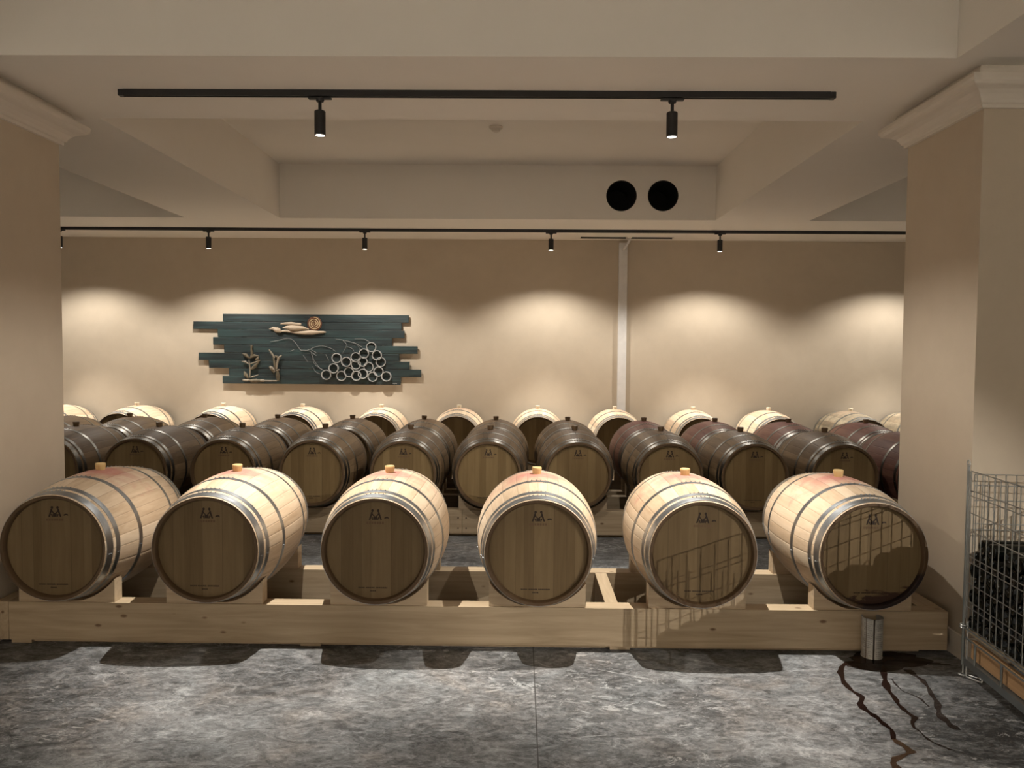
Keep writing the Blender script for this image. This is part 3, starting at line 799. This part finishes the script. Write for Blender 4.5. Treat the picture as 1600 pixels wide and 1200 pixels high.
st((230, 420, 12), (300, 380, 30), (370, 390, 10)); st((320, 440, 12), (360, 440, 30), (375, 400, 8))
stl((95, 480, 6), (150, 480, 18), (210, 520, 8)); stl((230, 520, 10), (320, 490, 12), (405, 455, 4))
st((235, 620, 8), (300, 570, 34), (390, 470, 6)); st((130, 640, 8), (160, 700, 36), (200, 760, 12)); stl((225, 745, 6), (290, 730, 14), (370, 700, 4))
stl((115, 785, 18), (180, 790, 20), (235, 790, 14)); st((235, 800, 26), (330, 795, 34), (410, 800, 22))
stl((410, 795, 22), (450, 795, 24), (475, 798, 12), (560, 800, 14), (680, 800, 12))
stl((548, 280, 8), (590, 340, 18), (640, 420, 14)); st((620, 400, 14), (640, 520, 22), (650, 640, 12)); stl((760, 375, 10), (710, 410, 20), (680, 520, 18), (672, 610, 14))
stl((560, 560, 16), (590, 590, 34), (640, 630, 12)); st((570, 590, 20), (640, 660, 24)); stl((665, 635, 12), (720, 615, 14))
st((690, 640, 20), (690, 720, 36), (700, 800, 16)); st((640, 380, 10), (680, 400, 24), (700, 440, 10))
def S4(x, y): return (480+x/8.889, 520+y/8.889)    # crop of the ring cluster
rings = [(893, 198), (975, 312), (795, 288), (1025, 405), (412, 350), (550, 402), (680, 340), (680, 440), (855, 475), (375, 492), (272, 582), (585, 545), (478, 598), (690, 595), (780, 568), (995, 538), (912, 610), (1105, 605), (775, 400)]
for k, (x, y) in enumerate(rings):
    q = aw(*S4(x, y), -.001); R0 = 66/8.889/F*YA; dep = .022+.008*((k*7) % 4)
    bm = bmesh.new(); lathe(bm, [(R0-.007, -dep), (R0+.003, -dep), (R0+.003, 0), (R0-.007, 0)], 32, 'Y', close=True, org=q)
    obj('metal_ring', bm, M_tinr, art, True)
def vine(f, k, pts, r=.0024):
    P3 = [aw(*f(a, b), -.012) for a, b in pts]; bm = bmesh.new()
    out = []
    for i in range(len(P3)-1):
        p0 = P3[max(i-1, 0)]; p1 = P3[i]; p2_ = P3[i+1]; p3_ = P3[min(i+2, len(P3)-1)]
        for s in range(5):
            u = s/5; out.append(.5*((2*p1)+(-p0+p2_)*u+(2*p0-5*p1+4*p2_-p3_)*u*u+(-p0+3*p1-3*p2_+p3_)*u**3))
    out.append(P3[-1]); tube(bm, out, r, 5); obj('vine_wire', bm, M_vine, art, True)
vine(S3, 1, [(560, 150), (680, 130), (830, 95), (920, 110), (1000, 190), (1070, 290), (1150, 300), (1230, 280), (1330, 330)])
vine(S3, 1, [(1070, 290), (1200, 300), (1330, 380)]); vine(S3, 1, [(1200, 290), (1300, 240), (1440, 220), (1600, 270)])
vine(S3, 1, [(1110, 370), (1190, 490)]); vine(S3, 1, [(1250, 350), (1290, 500), (1370, 580), (1440, 610)]); vine(S3, 1, [(1270, 560), (1320, 650), (1410, 690)])
vine(S3, 1, [(890, 310), (960, 280)])
vine(S4, 1, [(400, 90), (500, 100), (620, 130), (700, 160), (770, 205)]); vine(S4, 1, [(500, 105), (550, 160), (545, 190), (490, 290)])
vine(S4, 1, [(560, 195), (620, 215), (655, 260)]); vine(S4, 1, [(660, 85), (780, 85), (870, 125)]); vine(S4, 1, [(700, 170), (725, 220), (730, 280)])
vine(S4, 1, [(360, 235), (400, 260)]); vine(S4, 1, [(260, 300), (305, 390)]); vine(S4, 1, [(60, 270), (110, 400), (190, 500), (230, 520)])
q = aw(*c2(1345, 519), -.004); bm = bmesh.new()
tube(bm, [q+Vector((-.02, 0, 0)), q+Vector((-.01, 0, .012)), q+Vector((0, 0, -.004)), q+Vector((.012, 0, .009)), q+Vector((.03, 0, 0))], .0025, 5); obj('signature', bm, M_tinr, art)

# ------------------------------------------------------------------ wire cage of bottles
uD = Vector((-.085, -.9964, 0)); vD = Vector((.9964, -.085, 0))
C0 = at_z(1503, 1056, 0); LU, LV = 1.2, .95
cage = thing('wire_cage', 'galvanised wire mesh bottle cage standing beside the right pillar', 'wire cage', C0, math.atan2(vD.y, vD.x))
def cl(u, v, z): return (v, -u, z)              # local: x along the back, -y towards the viewer
HZ = [CZ-z for z in (.575, .672, .698, .783, .872, 1.0, 1.028, 1.134, 1.222, 1.252, 1.35)]
def panel(name, f, length, sp_, tops, zs, skip=0):
    bm = bmesh.new(); n = round(length/sp_)
    for i in range(n+1):
        s = length*i/n
        tube(bm, [f(s, .27), f(s, tops)], .0027, 6)
    for z in zs: tube(bm, [f(0, z), f(length, z)], .0027, 6)
    obj(name, bm, M_wire, cage, True)
panel('side_panel', lambda s, z: cl(.03+s, 0, z), LU-.06, .0545, HZ[0]+.002, HZ)
panel('back_panel', lambda s, z: cl(0, .03+s, z), LV-.06, .0500, HZ[0]-.02, [z-.02 for z in HZ[:1]]+[HZ[0]-.075, HZ[0]-.15, HZ[3]-.06]+HZ[4:])
panel('side_panel', lambda s, z: cl(.03+s, LV, z), LU-.06, .0545, HZ[0]+.002, HZ)
panel('front_panel', lambda s, z: cl(LU, .03+s, z), LV-.06, .0500, HZ[0]-.02, HZ[4:])
for u_, v_ in ((0, 0), (LU, 0), (0, LV), (LU, LV)):
    s = -1 if v_ == 0 else 1
    bm = bmesh.new(); tube(bm, [cl(u_, v_, .06), cl(u_, v_, 1.075)], .0075, 8)
    obj('corner_post', bm, M_rail, cage, True)
    bm = bmesh.new(); tube(bm, [cl(u_+.016, v_, .30), cl(u_+.016, v_, 1.04)], .0035, 6)
    obj('hinge_rod', bm, M_wire, cage, True)
    bm = bmesh.new()
    tube(bm, [Vector(cl(u_+.013*math.cos(a*PI/8), v_, 1.078+.016*math.sin(a*PI/8))) for a in range(16)], .0035, 6, closed=True)
    for zz in (.25, .262): tube(bm, [Vector(cl(u_+.014*math.cos(a*PI/8), v_+.014*math.sin(a*PI/8), zz)) for a in range(16)], .004, 6, closed=True)
    obj('latch_ring', bm, M_wireb, cage, True)
    bm = bmesh.new(); du = 1 if u_ == 0 else -1
    for off in (0, .035):
        tube(bm, [cl(u_+du*off, v_-s*.004+.0, .29), cl(u_+du*off, v_-s*.004, .015)], .0045, 6)
    tube(bm, [cl(u_, v_-s*.004, .015), cl(u_+du*.0, v_-s*.03, .006), cl(u_+du*.05, v_-s*.07, .006), cl(u_+du*.09, v_-s*.05, .006), cl(u_+du*.035, v_-s*.004, .012)], .0045, 6)
    tube(bm, [cl(u_+du*.05, v_-s*.07, .006), cl(u_+du*.05, v_-s*.085, .07)], .0045, 6); tube(bm, [cl(u_+du*.09, v_-s*.05, .006), cl(u_+du*.09, v_-s*.065, .07)], .0045, 6)
    tube(bm, [Vector(cl(u_+du*.005+.017*math.cos(a*PI/8), v_+.017*math.sin(a*PI/8), .012)) for a in range(16)], .0045, 6, closed=True)
    obj('foot', bm, M_wireb, cage, True)
for v_, s in ((0, 1), (LV, -1)):
    bm = bmesh.new(); a, b = sorted((v_, v_+s*.05)); box(bm, a, b, -LU+.01, -.01, .095, .101)
    a, b = sorted((v_, v_+s*.005)); box(bm, a, b, -LU+.01, -.01, .065, .0955); obj('base_rail', bm, M_rail, cage)
    bm = bmesh.new(); k = .12
    tube(bm, [cl(.02, v_, .205), cl(LU-.02, v_, .205)], .004, 6); tube(bm, [cl(.02, v_, .252), cl(LU-.02, v_, .252)], .004, 6)
    while k < LU: tube(bm, [cl(k, v_, .10), cl(k, v_, .205)], .006, 6); k += .24
    obj('base_strut', bm, M_rail, cage, True)
    bm = bmesh.new(); a, b = sorted((v_+s*.02, v_+s*.042)); box(bm, a, b, -LU+.04, -.04, .108, .20, .002); obj('side_board', bm, M_orange, cage)
bm = bmesh.new()
for i in range(9): box(bm, .012+i*.1035, .012+i*.1035+.098, -LU+.015, -.015, .232, .248, .001)
obj('floor_board', bm, M_palew, cage)
# bottles
def bottle_bm():
    bm = bmesh.new()
    lathe(bm, [(0, .012), (.02, .008), (.030, 0), (.0355, .001), (.0378, .006), (.0380, .02), (.0380, .175), (.0365, .190), (.029, .212), (.018, .232), (.0148, .25), (.0142, .285), (.0158, .287), (.0158, .298), (.0135, .300), (0, .300)], 28, 'X')
    return bm
b0 = None
LAY = ['lowest', 'second lowest', 'third', 'middle', 'third highest', 'second highest', 'topmost']
def put_bottle(u, v, z, flip=False, tilt=0, lay=0, side='mesh side of'):
    global b0
    pw = C0+uD*u+vD*v; pw.z = z
    rz = cage.rotation_euler.z+(PI if flip else 0)+tilt
    if b0 is None:
        b0 = obj('wine_bottle', bottle_bm(), M_bottle, None, True); o = b0
    else: o = b0.copy(); COL.objects.link(o)
    o.location = pw; o.rotation_euler = (R.uniform(0, 6), 0, rz)
    tag(o, 'dark wine bottle in the %s layer, %s the wire cage stack' % (LAY[lay], side), 'bottle', 'bottles in the %s layer, %s the cage stack' % (LAY[lay], side))
NC, NL = 14, 6
for l in range(NL+1):
    z = .2485+.0385+l*.0665
    cols = NC-(l % 2)
    for c in range(cols):
        u = .052+c*.0785+(l % 2)*.03925
        if l == NL and (c in (0, 3, 8)): continue
        put_bottle(u, .012, z, lay=l)
        if l >= NL-1:
            put_bottle(u, .63, z, True, lay=l, side='middle of')
            if not (l == NL and c % 5 == 3): put_bottle(u, .64, z, lay=l, side='far side of')
